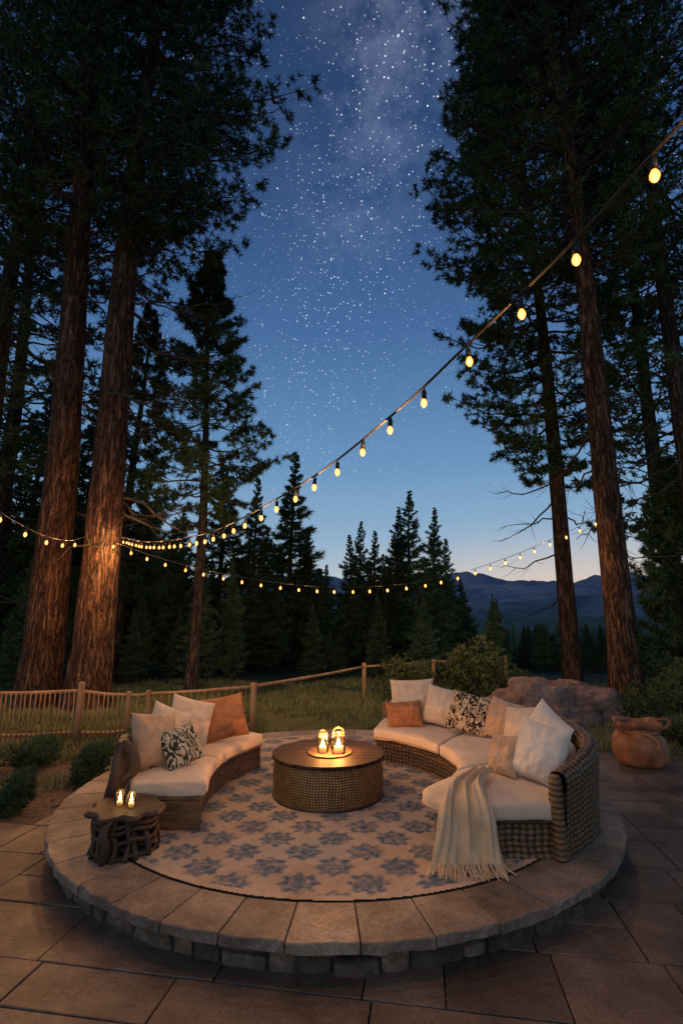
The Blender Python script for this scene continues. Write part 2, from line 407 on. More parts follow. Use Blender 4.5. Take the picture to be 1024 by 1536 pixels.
# ------------------------------------------------------------------ platform
plat = grp('round_stone_platform')
seg = 128
V = []
for k in range(seg):
    a = 2*pi*k/seg
    V += [(PC[0]+2.98*math.cos(a), PC[1]+2.98*math.sin(a), -.1), (PC[0]+2.98*math.cos(a), PC[1]+2.98*math.sin(a), .168), (PC[0]+2.74*math.cos(a), PC[1]+2.74*math.sin(a), .168), (PC[0]+2.74*math.cos(a), PC[1]+2.74*math.sin(a), .232)]
F = grid_faces(seg, 4, True); F.append([4*k+3 for k in range(seg)])
obj('core', V, F, M_mortar, False, parent=plat)
acc = Acc(); a = 0
while a < 2*pi-.03:
    da = random.uniform(.135, .165)
    if a+da > 2*pi-.08: da = 2*pi-a
    r1 = 3.14+random.uniform(-.010, .012); r0 = 2.685
    V, F = rbox(r1-r0, da*3, .072, .010, .05)
    gap = .004
    th_ = a+gap/3+V[:, 1]/3*(1-2*gap/(da*3)); rr = r0+V[:, 0]
    z = .170+V[:, 2]+random.uniform(-.003, .003)
    W = np.stack([PC[0]+rr*np.cos(th_), PC[1]+rr*np.sin(th_), z], 1)
    for i in range(len(W)):
        e = (rr[i]-2.95)/.18
        if e > 0:
            q = nz(W[i], 6)*.016*e+nz(W[i], 19)*.014*e; W[i, 0] += math.cos(th_[i])*q; W[i, 1] += math.sin(th_[i])*q
            W[i, 2] -= abs(nz(W[i], 4))*.008*e
    acc.add(W, F, random.uniform(.70, 1.12)); a += da
acc.out('coping', M_stone, False, plat)
acc = Acc(); a = 0
while a < 2*pi:
    da = random.uniform(.05, .15); zt = .168
    rows = [(-.06, zt-.004)] if random.random() < .55 else [(-.06, .075), (.082, zt-.004)]
    for (z0, z1) in rows:
        rr0 = 2.88; dep = random.uniform(.11, .17)
        V, F = rbox(dep, da*3-.014, z1-z0, .028, .035)
        rr = rr0+V[:, 0]; th_ = a+.007/3+V[:, 1]/3; z = z0+V[:, 2]
        W = np.stack([PC[0]+rr*np.cos(th_), PC[1]+rr*np.sin(th_), z], 1)
        sd = random.random()*50
        for i in range(len(W)):
            q = noise.noise(Vector(W[i])*9+Vector((sd, 0, 0)))*.028
            W[i, 0] += math.cos(th_[i])*q; W[i, 1] += math.sin(th_[i])*q; W[i, 2] += q*.3
        W[:, 2] = np.minimum(W[:, 2], .1665)
        acc.add(W, F, random.uniform(.45, 1.2))
    a += da
acc.out('wall_stones', M_wall, True, plat)

# ------------------------------------------------------------------ rug
gx = np.arange(-2.70, 2.701, .015); n = len(gx)
RX, RY = np.meshgrid(gx, gx, indexing='ij')
rr = np.hypot(RX, RY)
sel = rr < 2.675
a = .54; val = np.zeros_like(RX)
wx = RX+.008*np.sin(RY*40); wy = RY+.008*np.sin(RX*43)
for ox, oy in ((0, 0), (a/2, a/2)):
    lx = (wx+ox+a/2) % a-a/2; ly = (wy+oy+a/2) % a-a/2
    d = np.hypot(lx, ly*1.0); tt = np.arctan2(ly, lx)
    r0 = .165*(1+.13*np.cos(8*tt))
    v = np.clip((r0-d)/.03, 0, 1)
    v *= 1-.25*np.clip((.014-np.abs(d-.08))/.01, 0, 1)
    val = np.maximum(val, v)
val = val*(rr < 2.6)
idx = -np.ones(n*n, int); I = np.arange(n*n).reshape(n, n)
fm = sel[:-1, :-1] & sel[1:, :-1] & sel[1:, 1:] & sel[:-1, 1:]
Fq = np.stack([I[:-1, :-1], I[1:, :-1], I[1:, 1:], I[:-1, 1:]], -1)[fm]
used = np.unique(Fq); idx[used] = np.arange(len(used)); Fq = idx[Fq]
Vr = np.stack([RX+PC[0], RY+PC[1], np.full_like(RX, .247)], -1).reshape(-1, 3)[used]
m, t, b = newmat('rug_pile', .97, .05)
at = t.n('ShaderNodeVertexColor', layer_name='Col'); tc = t.n('ShaderNodeTexCoord')
n1 = t.n('ShaderNodeTexNoise'); n1.inputs['Scale'].default_value = 17; n1.inputs['Detail'].default_value = 9; n1.inputs['Roughness'].default_value = .75; t.l(tc.outputs['Object'], n1.inputs[0])
n2 = t.n('ShaderNodeTexNoise'); n2.inputs['Scale'].default_value = 2.0; n2.inputs['Detail'].default_value = 8; t.l(tc.outputs['Object'], n2.inputs[0])
wear = t.m('MULTIPLY_ADD', t.m('SUBTRACT', n1.outputs[0], .36, clamp=True), 4.6, .12, clamp=True)
bc = t.ramp(n2.outputs[0], [(.32, (.35, .245, .165)), (.5, (.46, .34, .245)), (.7, (.37, .31, .26))])
bc = t.mix(t.m('MULTIPLY', t.m('SUBTRACT', n1.outputs[0], .50, clamp=True), 3.0, clamp=True), bc, (.21, .185, .17))
cc = t.mix(t.m('MULTIPLY', at.outputs[0], t.m('MULTIPLY', wear, .97)), bc, (.06, .105, .155))
t.l(cc, b.inputs['Base Color']); bp = t.n('ShaderNodeBump'); bp.inputs['Strength'].default_value = .5; bp.inputs['Distance'].default_value = .006
n3 = t.n('ShaderNodeTexNoise'); n3.inputs['Scale'].default_value = 160; t.l(tc.outputs['Object'], n3.inputs[0])
t.l(n3.outputs[0], bp.inputs['Height']); t.l(bp.outputs[0], b.inputs['Normal'])
rug = obj('round_rug', Vr, Fq, m, False, col=val.reshape(-1)[used])

# ------------------------------------------------------------------ wicker helper
def weave(u, v, c, cv=None):
    cv = cv or c
    i = np.floor(u/c); j = np.floor(v/cv); fu = u/c-i-.5; fv = v/cv-j-.5
    par = ((i+j) % 2) == 0
    A = np.abs(np.cos(pi*fv))**.6*(.55+.45*np.cos(pi*fu)); B = np.abs(np.cos(pi*fu))**.6*(.55+.45*np.cos(pi*fv))
    return np.where(par, A, B)
def wicker_wall(name, path, prof, mat, parent, cell=.04, cv=None, disp=.009, step=.011, closed=False, topf=None, flip=1, zb=0):
    P, s = resample(path, step); n = len(P)
    T = np.gradient(P, axis=0); T /= np.linalg.norm(T, axis=1)[:, None]
    N = np.stack([T[:, 1], -T[:, 0]], 1)*flip
    Q, v = resample(prof, step); m_ = len(Q)
    QT = np.gradient(Q, axis=0); QT /= np.linalg.norm(QT, axis=1)[:, None]; QN = np.stack([QT[:, 1], -QT[:, 0]], 1)
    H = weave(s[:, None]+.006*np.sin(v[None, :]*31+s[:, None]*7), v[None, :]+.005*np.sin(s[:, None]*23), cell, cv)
    off = Q[None, :, 0]+QN[None, :, 0]*H*disp; z = Q[None, :, 1]+QN[None, :, 1]*H*disp
    if topf is not None:
        k = topf(np.linspace(0, 1, n))[:, None]; z = zb+(z-zb)*k
    V = np.stack([P[:, None, 0]+N[:, None, 0]*off, P[:, None, 1]+N[:, None, 1]*off, z*np.ones((n, 1))], -1).reshape(-1, 3)
    Fc = np.array(grid_faces(n, m_)); o = obj(name, V, Fc, mat, True, col=(H**2.2).reshape(-1), parent=parent)  # shade in the strand gaps painted into the vertex colour
    return o

# ------------------------------------------------------------------ round coffee table
tab = grp('round_coffee_table'); TC = (-.157, 6.43); TR = .63
cir = [(TC[0]+TR*math.cos(a), TC[1]+TR*math.sin(a)) for a in np.linspace(0, 2*pi, 300)]
wicker_wall('woven_side', cir, [(-.05, .252), (0, .27), (.01, .42), (.01, .50), (0, .655)], M_wickT, tab, .034, .026, .010, .006, flip=1)
def revolve(prof, c, seg=64, jit=0, cap=True):
    V = []; n_ = len(prof)
    for k in range(seg):
        a = 2*pi*k/seg
        for (r, z) in prof:
            q = 1+(jit*nz((math.cos(a)*1.5, math.sin(a)*1.5, z*3+c[0]), 1.5) if jit else 0)
            V.append((c[0]+r*q*math.cos(a), c[1]+r*q*math.sin(a), z))
    return np.array(V), grid_faces(seg, n_, True)
m, t, b = newmat('table_top_wood', .62, .12)
tc = t.n('ShaderNodeTexCoord'); mp = t.n('ShaderNodeMapping'); mp.inputs['Rotation'].default_value = (0, 0, .12); mp.inputs['Scale'].default_value = (1, 9, 1); t.l(tc.outputs['Object'], mp.inputs[0])
n1 = t.n('ShaderNodeTexNoise'); n1.inputs['Scale'].default_value = 2.5; n1.inputs['Detail'].default_value = 7; t.l(mp.outputs[0], n1.inputs[0])
wv = t.n('ShaderNodeTexWave', bands_direction='Y'); wv.inputs['Scale'].default_value = .27; t.l(mp.outputs[0], wv.inputs[0])
gap = t.m('MULTIPLY', t.m('SUBTRACT', wv.outputs['Fac'], .02, clamp=True), 14, clamp=True)
c = t.mix(1.0, t.ramp(n1.outputs[0], [(.3, (.018, .009, .006)), (.7, (.06, .031, .018))]), gap, 'MULTIPLY')
t.l(c, b.inputs['Base Color']); bp = t.n('ShaderNodeBump'); bp.inputs['Strength'].default_value = .3; bp.inputs['Distance'].default_value = .004
t.l(n1.outputs[0], bp.inputs['Height']); t.l(bp.outputs[0], b.inputs['Normal']); M_ttop = m
V, F = revolve([(.0, .66), (.60, .655), (.655, .658), (.668, .668), (.668, .69), (.66, .70), (.0, .70)], TC, 96)
obj('table_top', V, F, M_ttop, False, parent=tab)
pts = [(TC[0]+(TR+.006)*math.cos(a), TC[1]+(TR+.006)*math.sin(a), .262) for a in np.linspace(0, 2*pi, 97)]
V, F = tube(pts, .016, 8); obj('rim_band', V, F, M_dark, True, parent=tab)

# ------------------------------------------------------------------ candle jars
def jar(name, x, y, z, r, h, power, tall=True):
    g = grp(name)
    V, F = revolve([(0, z+.004), (r*.92, z+.004), (r, z+.02), (r, z+h*.72), (r*.78, z+h*.86), (r*.78, z+h)], (x, y), 28)
    obj('glass', V, F, M_glass, True, parent=g)
    for q in (z+h, z+h*.86):
        V, F = tube([(x+r*.80*math.cos(a), y+r*.80*math.sin(a), q) for a in np.linspace(0, 2*pi, 25)], .004, 6); obj('wire_ring', V, F, M_brass, True, parent=g)
    V, F = tube([(x+r*.82*math.cos(a), y, z+h*.9+r*1.1*math.sin(a)) for a in np.linspace(0, pi, 13)], .003, 6); obj('wire_handle', V, F, M_brass, True, parent=g)
    V, F = revolve([(0, z+.006), (r*.62, z+.006), (r*.62, z+h*.36), (r*.5, z+h*.38), (0, z+h*.365)], (x, y), 20); obj('candle', V, F, M_wax, True, parent=g)
    zf = z+h*.37; fr = r*.30
    V, F = revolve([(0, zf), (fr*.6, zf+.006), (fr, zf+.022), (fr*.7, zf+.05), (fr*.2, zf+.078), (0, zf+.086)], (x, y), 14); obj('flame', V, F, M_flame, True, parent=g)
    L = bpy.data.lights.new('candle_light', 'POINT'); L.energy = power; L.color = (1, .44, .12); L.shadow_soft_size = 0
    lo = link(bpy.data.objects.new('candle_light', L), g); lo.location = (x, y, zf+.10)
ZT = .70
jar('candle_jar', -.22, 6.36, ZT, .066, .20, 18)
jar('candle_jar', -.035, 6.34, ZT, .084, .22, 42)
V, F = revolve([(0, ZT+.0025), (.30, ZT+.0025), (.31, ZT+.014), (.30, ZT+.004), (0, ZT+.0035)], (-.14, 6.41), 48)
V[:, 0] = -.14+(V[:, 0]+.14)*.85
obj('serving_tray', V, F, M_dark, True)

# ------------------------------------------------------------------ sofas
def mapper(IP, OP, n=200):
    I_ = catmull(IP, n); O_ = catmull(OP, n); T = np.linspace(0, 1, n)
    def f(tt, s, z):
        tt = np.asarray(tt, float); s = np.asarray(s, float)
        a = np.stack([np.interp(tt, T, I_[:, k]) for k in (0, 1)], -1); b_ = np.stack([np.interp(tt, T, O_[:, k]) for k in (0, 1)], -1)
        p = a+(b_-a)*s[..., None]
        return np.concatenate([p, np.asarray(z, float)[..., None]], -1)
    return f
def mbox(name, f, t0, t1, s0, s1, z0, z1, r, mat, parent, L=None, W=.9, puff=0, step=.05, col=None, wr=0):
    L = L or 1.0
    V, F = rbox(L, W, z1-z0, r, step)
    a = V[:, 0]/L; b_ = V[:, 1]/W; z = z0+V[:, 2]
    if puff:
        up = np.clip((V[:, 2])/(z1-z0), 0, 1)
        z = z+puff*np.clip(np.sin(pi*a)*np.sin(pi*b_), 0, 1)**.6*up
    P = f(t0+(t1-t0)*a, s0+(s1-s0)*b_, z)
    if wr:
        for i in range(len(P)): P[i, 2] += wr*nz(P[i], 5)+wr*.5*nz(P[i], 13)
    return obj(name, P, F, mat, True, parent=parent)
def piping(f, t0, t1, s, z, parent):
    tt = np.linspace(t0, t1, 40); V, F = tube(f(tt, np.full(40, s), np.full(40, z)), .006, 6); obj('piping', V, F, M_tan, True, parent=parent)
LF = mapper([(-1.34, 5.36), (-1.44, 5.95), (-1.40, 6.65), (-1.10, 7.45)], [(-2.10, 5.36), (-2.36, 6.1), (-2.32, 7.1), (-1.86, 8.1)])
ls = grp('curved_wood_sofa'); ZP = .249
nb = 22
acc = Acc()
for i in range(nb):
    a0, a1 = i/nb, (i+1)/nb
    V, F = rbox(.12, .05, .255, .006, .1)
    P = LF(a0+.0007+(a1-a0-.0014)*V[:, 0]/.12, .05+.06*V[:, 1]/.05, ZP+V[:, 2]); acc.add(P, F, 1)
acc.out('front_boards', M_wood, False, ls)
acc = Acc()
for k in range(3):
    V, F = rbox(.8, .05, .083, .006, .2)
    P = LF(.0+.02*V[:, 1]/.05-.004, .03+.94*V[:, 0]/.8, ZP+k*.086+V[:, 2]); acc.add(P, F, 1)
    P = LF(.985+.02*V[:, 1]/.05, .03+.94*V[:, 0]/.8, ZP+k*.086+V[:, 2]); acc.add(P, F[::-1], 1)
acc.out('end_boards', M_wood, False, ls)
mbox('seat_frame', LF, .0, 1, .03, .97, ZP+.257, ZP+.29, .008, M_wood, ls, 2.6)
for (t0, t1) in ((.0, .495), (.505, 1.0)):
    mbox('seat_cushion', LF, t0-.005, t1+.003, -.02, .97, ZP+.292, ZP+.43, .045, M_cream, ls, 1.3, .85, .035, .045, wr=.012)
    piping(LF, t0+.015, t1-.015, -.024, ZP+.335, ls)
mbox('back_frame', LF, .10, 1, .93, 1.02, ZP, ZP+.70, .02, M_wood, ls, 2.6, .08)
mbox('back_cushion', LF, .14, .5, .72, .92, ZP+.44, ZP+.74, .07, M_tan, ls, 1.3, .2, 0)
mbox('back_cushion', LF, .51, .99, .72, .92, ZP+.44, ZP+.74, .07, M_tan, ls, 1.3, .2, 0)
acc = Acc()
for pts, rad in (([(-2.20, 5.30, .25), (-2.23, 5.32, .5), (-2.18, 5.33, .75), (-2.20, 5.36, .93), (-2.16, 5.36, 1.03)], [.085, .07, .085, .06, .05]),
                 ([(-2.16, 5.32, .70), (-2.04, 5.30, .80), (-2.06, 5.32, .95), (-2.18, 5.36, 1.03)], [.05, .045, .04, .05]),
                 ([(-2.20, 5.36, .98), (-2.26, 5.6, 1.02), (-2.34, 5.9, .95)], [.055, .05, .04]),
                 ([(-2.22, 5.28, .26), (-2.08, 5.26, .42), (-2.16, 5.30, .62)], [.04, .035, .03])):
    P = catmull(pts, 16); R = np.interp(np.linspace(0, 1, 16), np.linspace(0, 1, len(rad)), rad)
    V, F = tube(P, R, 12, .5); acc.add(V, F)
acc.out('driftwood_arm', M_dark, True, ls)

IP = [(.47, 7.78), (.95, 7.35), (1.27, 6.75), (1.33, 6.1), (1.10, 5.55), (.78, 5.15), (.93, 4.76)]
OP = [(.72, 8.72), (1.45, 8.55), (2.15, 7.95), (2.60, 7.1), (2.70, 6.2), (2.50, 5.35), (1.90, 4.74)]
RF = mapper(IP, OP)
rs = grp('curved_wicker_sofa')
tt = np.linspace(0.005, .99, 200)
inn = RF(tt, np.full(200, .05), np.zeros(200))[:, :2]; outr = RF(tt[::-1], np.full(200, .95), np.zeros(200))[:, :2]
per = np.vstack([inn, outr, inn[:1]])
wicker_wall('wicker_base', per, [(-.01, ZP), (0, ZP+.02), (0, ZP+.25), (-.02, ZP+.27)], M_wick, rs, .062, .046, .017, flip=-1)
mbox('seat_frame', RF, .004, .99, .04, .95, ZP+.262, ZP+.29, .01, M_dark, rs, 5)
ts = [0, .31, .60, 1.0]
for i in range(3):
    t0, t1 = ts[i]-.004+(.006 if i else 0), ts[i+1]-.002
    mbox('seat_cushion', RF, t0, t1, -.01, .93, ZP+.292, ZP+.43, .045, M_cream, rs, 1.9, .95, .03, .05, wr=.012)
    piping(RF, t0+.01, t1-.01, -.014, ZP+.335, rs)
ot = np.linspace(0, 1, 260)
op = RF(ot, np.full(260, .985), np.zeros(260))[:, :2]
prof = [(.0, ZP+.002), (.02, ZP+.3), (.05, ZP+.60), (.06, ZP+.74), (.045, ZP+.79), (0, ZP+.81), (-.05, ZP+.79), (-.07, ZP+.74), (-.08, ZP+.45), (-.08, ZP+.25)]
def topf(x): return .84+.16*sst(x/.5)-.16*sst((x-.80)/.2)
mid = op[130]; T = op[131]-op[129]; Nn = np.array([T[1], -T[0]]); flip = 1 if np.dot(Nn, mid-np.array([1.0, 6.5])) > 0 else -1
bk = wicker_wall('wicker_back', op, prof, M_wick, rs, .068, .054, .020, topf=topf, flip=flip, zb=ZP)
for tpos, hh in ((0.002, .66), (.998, .665)):
    p = RF(np.array([tpos]), np.array([.955]), np.array([0.]))[0]
    zs = np.linspace(ZP, ZP+hh, 30)
    V, F = tube([(p[0], p[1], z) for z in zs], [.052+.006*(k % 2) for k in range(29)]+[.03], 14, 0); obj('end_post', V, F, M_wick, True, col=np.repeat([.15 if k % 2 == 0 else .9 for k in range(30)], 14), parent=rs)  # groove shade painted as dark rings in the vertex colour
for i, (a0, a1) in enumerate(((.03, .29), (.30, .56), (.57, .80))):
    mbox('back_cushion', RF, a0, a1, .74, .90, ZP+.44, ZP+.74, .07, M_cream, rs, 1.3, .2, 0)

def pillow(name, loc, w_, h_, yaw, tilt, mat, T=.13, roll=0, seed=0, pinch=.07):
    n = 30; u = np.linspace(-1, 1, n); U, Vv = np.meshgrid(u, u, indexing='ij')
    X = U*w_/2*(1-pinch*(1-Vv**2)); Z = Vv*h_/2*(1-pinch*(1-U**2))
    th0 = T*np.clip((1-U**2)*(1-Vv**2), 0, 1)**.42
    Vs = []
    for s in (-1, 1):
        Y = s*th0.copy()
        for i in range(n):
            for j in range(n):
                e = th0[i, j]/T
                Y[i, j] += (.026*noise.noise(Vector((U[i, j]*2.2+seed, Vv[i, j]*2.2, s*3)))+.014*noise.noise(Vector((U[i, j]*5, Vv[i, j]*5+seed, s)))-.022*abs(noise.noise(Vector((U[i, j]*3+seed*2, Vv[i, j]*1.2-seed, s)))))*min(1, e*1.3)
        Vs.append(np.stack([X, Y, Z], -1).reshape(-1, 3))
    f1 = np.array(grid_faces(n, n)); V = np.vstack(Vs); F = np.vstack([f1, f1[:, ::-1]+n*n])
    o = obj(name, V, F, mat, True)
    o.matrix_world = Matrix.Translation(loc) @ Matrix.Rotation(math.radians(yaw), 4, 'Z') @ Matrix.Rotation(math.radians(-tilt), 4, 'X') @ Matrix.Rotation(math.radians(roll), 4, 'Y')
    return o
S = .70
pillow('throw_pillow', (-2.03, 5.80, S+.27), .52, .56, 50, 22, M_tan, roll=8, seed=1)
pillow('throw_pillow', (-2.00, 6.12, S+.29), .50, .54, 44, 18, M_cream, roll=26, seed=16)
pillow('patterned_throw_pillow', (-1.74, 5.82, S+.20), .42, .42, 40, 30, M_leafy, .10, roll=-14, seed=2)
pillow('throw_pillow', (-1.90, 6.66, S+.29), .56, .58, 34, 22, M_cream, roll=18, seed=3)
pillow('rust_throw_pillow', (-1.55, 7.0, S+.28), .60, .56, 26, 24, M_rust, roll=-7, seed=4)
pillow('throw_pillow', (1.10, 8.18, S+.33), .68, .62, -12, 20, M_cream, roll=-3, seed=6)
pillow('rust_throw_pillow', (.93, 7.86, S+.17), .54, .38, -8, 26, M_rust, .09, roll=-5, seed=7)
pillow('throw_pillow', (1.50, 7.85, S+.28), .56, .56, -25, 22, M_cream, roll=10, seed=8)
pillow('leopard_throw_pillow', (1.78, 7.30, S+.28), .64, .54, -30, 26, M_leo, .12, roll=9, seed=9)
pillow('throw_pillow', (2.12, 6.95, S+.25), .50, .52, -50, 20, M_tan, roll=9, seed=10)
pillow('throw_pillow', (2.20, 6.50, S+.25), .50, .50, -62, 18, M_cream, roll=-8, seed=11)
pillow('throw_pillow', (2.30, 6.02, S+.31), .50, .50, -56, 14, M_white, roll=34, seed=12)
pillow('throw_pillow', (1.95, 5.27, S+.27), .52, .56, -46, 22, M_white, .16, roll=8, seed=13)
pillow('throw_pillow', (1.66, 5.50, S+.19), .36, .40, -62, 22, M_tan, .09, roll=-6, seed=14)

bl = grp('throw_blanket')
cp = catmull([(1.42, 5.42, .745), (1.25, 5.15, .765), (1.12, 4.92, .765), (1.07, 4.76, .735), (1.05, 4.665, .66), (1.04, 4.635, .52), (1.03, 4.61, .40), (1.02, 4.57, .30)], 60)
na, nbb = 60, 110; V = []
for i in range(na):
    a = i/(na-1); hw = np.interp(a, [0, .35, .6, 1], [.13, .18, .25, .29])
    tdir = cp[min(i+1, na-1)]-cp[max(i-1, 0)]; tdir /= np.linalg.norm(tdir)
    side = np.array([.93, .30*(1-a)-.02, 0]); side /= np.linalg.norm(side)
    nrm = np.cross(side, -tdir); nrm /= np.linalg.norm(nrm)
    if a < .45 and nrm[2] < 0: nrm = -nrm
    if a >= .45 and nrm[1] > 0: nrm = -nrm
    for j in range(nbb):
        b_ = -1+2*j/(nbb-1)
        fold = (.5+.5*math.sin(b_*9+1.5*math.sin(a*3)+.5+2*noise.noise(Vector((b_*2, a*2, 4)))))*.05+(.5+.5*math.sin(b_*21+a*2+3*noise.noise(Vector((b_, a, 9)))))*.018
        fold += .02*noise.noise(Vector((b_*2, a*5, 1)))
        fold = max(fold, 0.003)
        edge = -.02*(abs(b_)**6)*(a < .5)
        p = cp[i]+side*b_*hw+nrm*(fold+.004)+np.array([0, 0, edge])
        V.append(p)
obj('cloth', V, np.array(grid_faces(na, nbb)), M_throw, True, parent=bl)
acc = Acc()
for k in range(46):
    b_ = -1+2*k/45; j = int((b_+1)/2*(nbb-1)); p = np.array(V[(na-1)*nbb+j])
    q = p+np.array([random.uniform(-.015, .015)+b_*.01, -.02+random.uniform(-.01, .01), -.03])
    e = np.array([q[0]+random.uniform(-.03, .03)+b_*.03, q[1]-random.uniform(.05, .13), .258])
    Vf, Ff = tube(catmull([p, q, e], 7), [.0075, .006, .008, .006, .006, .006, .004], 5, 0); acc.add(Vf, Ff)
acc.out('fringe', M_throw, True, bl)

# ------------------------------------------------------------------ rustic side table
st = grp('rustic_side_table'); SX, SY = -1.93, 4.97
def slab(z0, z1, r, jit):
    return revolve([(0, z0), (r*.9, z0), (r, z0+.015), (r*1.02, (z0+z1)/2), (r, z1-.01), (r*.95, z1), (0, z1)], (SX, SY), 48, jit)
V, F = slab(.545, .60, .31, .35); obj('top_slab', V, F, M_dark, False, parent=st)
V, F = slab(.30, .335, .25, .35); obj('lower_slab', V, F, M_dark, False, parent=st)
acc = Acc()
for k in range(16):
    a = 2*pi*k/16+random.uniform(-.08, .08); r = .25
    x, y_ = SX+r*math.cos(a), SY+r*math.sin(a)
    P = catmull([(x*1+.03*math.cos(a), y_+.03*math.sin(a), .245), (x+random.uniform(-.03, .03), y_+random.uniform(-.03, .03), .36), (x+random.uniform(-.03, .03), y_+random.uniform(-.03, .03), .46), (x, y_, .56)], 10)
    V, F = tube(P, np.array([.03, .027, .024, .022, .026, .022, .02, .024, .028, .03])*.85, 9, .5); acc.add(V, F)
for z in (.27, .39, .47, .515):
    P = [(SX+.265*math.cos(a), SY+.265*math.sin(a), z+.015*math.sin(a*5)) for a in np.linspace(0, 2*pi, 41)]
    V, F = tube(P, .016, 7, .5, False); acc.add(V, F)
V, F = tube(catmull([(SX-.02, SY-.28, .58), (SX-.05, SY-.34, .5), (SX-.03, SY-.33, .38), (SX-.06, SY-.30, .25)], 8), [.03]*8, 8, .4); acc.add(V, F)
acc.out('branch_legs', M_dark, True, st)
jar('votive_candle', SX-.07, SY-.02, .602, .042, .10, 1.8)
jar('votive_candle', SX+.05, SY-.06, .602, .040, .10, 1.8)

# ------------------------------------------------------------------ clay pot
pt = grp('terracotta_pot'); PX, PY = 4.75, 8.55
prof = [(0, -.005), (.25, 0), (.34, .06), (.39, .18), (.40, .30), (.35, .42), (.27, .49), (.255, .53), (.31, .57), (.34, .62), (.33, .66), (.27, .65), (.22, .58), (.20, .50), (0, .45)]
P = catmull(prof, 50); V, F = revolve([tuple(p) for p in P], (PX, PY), 72, .10)
for i in range(len(V)):
    a = math.atan2(V[i, 1]-PY, V[i, 0]-PX); k = np.clip((V[i, 2]-.35)/.2, 0, 1)
    q = .02*k*math.sin(a*9+2*math.sin(a*2)); V[i, 0] += math.cos(a)*q; V[i, 1] += math.sin(a)*q; V[i, 2] += .025*k*math.sin(a*3+1)
obj('body', V, F, M_clay, True, parent=pt)
acc = Acc()
V, F = tube([(PX+.285*math.cos(a), PY+.285*math.sin(a), .50+.01*math.sin(4*a)) for a in np.linspace(0, 2*pi, 60)], .02, 8, .2); acc.add(V, F)
for sgn in (-1, 1):
    V, F = tube(catmull([(PX+sgn*.27, PY-.08, .52), (PX+sgn*.42, PY-.12, .60), (PX+sgn*.40, PY-.14, .70), (PX+sgn*.25, PY-.1, .68)], 14), .024, 8, .3); acc.add(V, F)
V, F = tube(catmull([(PX-.1, PY-.30, .52), (PX-.02, PY-.40, .48), (PX+.06, PY-.42, .38), (PX+.02, PY-.42, .30)], 12), .022, 8, .3); acc.add(V, F)
acc.out('handles', M_clay, True, pt)

# ------------------------------------------------------------------ boulder
bm_n = 70; V = []
for i in range(bm_n*2):
    a = 2*pi*i/(bm_n*2)
    for j in range(bm_n):
        e = -.3+(pi/2+.3)*j/(bm_n-1)
        d = Vector((math.cos(a)*math.cos(e), math.sin(a)*math.cos(e), math.sin(e)))
        k = 1+.30*noise.fractal(d*1.1+Vector((4, 2, 0)), 1, 2, 3)+.10*noise.fractal(d*4+Vector((1, 7, 3)), 1, 2, 6)
        k -= .08*max(0, noise.noise(Vector((d.x*1.5, d.y*1.5, d.z*7))))
        V.append((5.15+d.x*1.95*k, 12.8+d.y*1.2*k, -.2+d.z*1.0*k))
obj('boulder', V, np.array(grid_faces(bm_n*2, bm_n, True)), M_boulder, True)

# ------------------------------------------------------------------ fence
fe = grp('wooden_fence'); acc = Acc()
def post(x, y, h, r=.055):
    z0 = float(th(x, y)); V, F = tube([(x, y, z0-.1), (x+.005, y, h*.5), (x, y, h-.01), (x, y, h)], [r, r*.97, r*.93, r*.8], 10, .12); acc.add(V, F)
def rail(a, b_, r=.035, sag=.02):
    P = [(a[0]+(b_[0]-a[0])*k/8, a[1]+(b_[1]-a[1])*k/8, a[2]+(b_[2]-a[2])*k/8-sag*math.sin(pi*k/8)+.008*nz((k, a[0], 0), 1.3)) for k in range(9)]
    V, F = tube(P, r, 8, .18); acc.add(V, F)
FP = [(-9.6, 9.4, .98), (-7.3, 9.75, .98), (-5.0, 10.08, 1.06), (-4.12, 10.2, .88), (-3.8, 10.35, .88), (-1.80, 10.76, .97), (.66, 15.2, 1.0), (3.0, 17.0, .98), (6, 19, .95)]
for p in FP: post(*p, r=.065 if p[2] > .9 else .05)
for i in range(len(FP)-1):
    a, b_ = FP[i], FP[i+1]; za, zb_ = min(a[2], .97)-.07, min(b_[2], .97)-.07
    rail((a[0], a[1], za), (b_[0], b_[1], zb_))
    if i < 5: rail((a[0], a[1], .16), (b_[0], b_[1], .16), .028)
    if i < 5:
        L = math.hypot(b_[0]-a[0], b_[1]-a[1]); sp_ = .085 if i < 3 else .13; k = int(L/sp_)
        for q in range(1, k):
            f = q/k; x = a[0]+(b_[0]-a[0])*f; y_ = a[1]+(b_[1]-a[1])*f-.04
            V, F = tube([(x, y_, .02), (x+random.uniform(-.012, .012), y_, .5), (x+random.uniform(-.015, .015), y_, za+(zb_-za)*f+random.uniform(-.01, .04))], .012 if i < 3 else .007, 5, 0); acc.add(V, F)
acc.out('posts_and_rails', M_fence, True, fe)

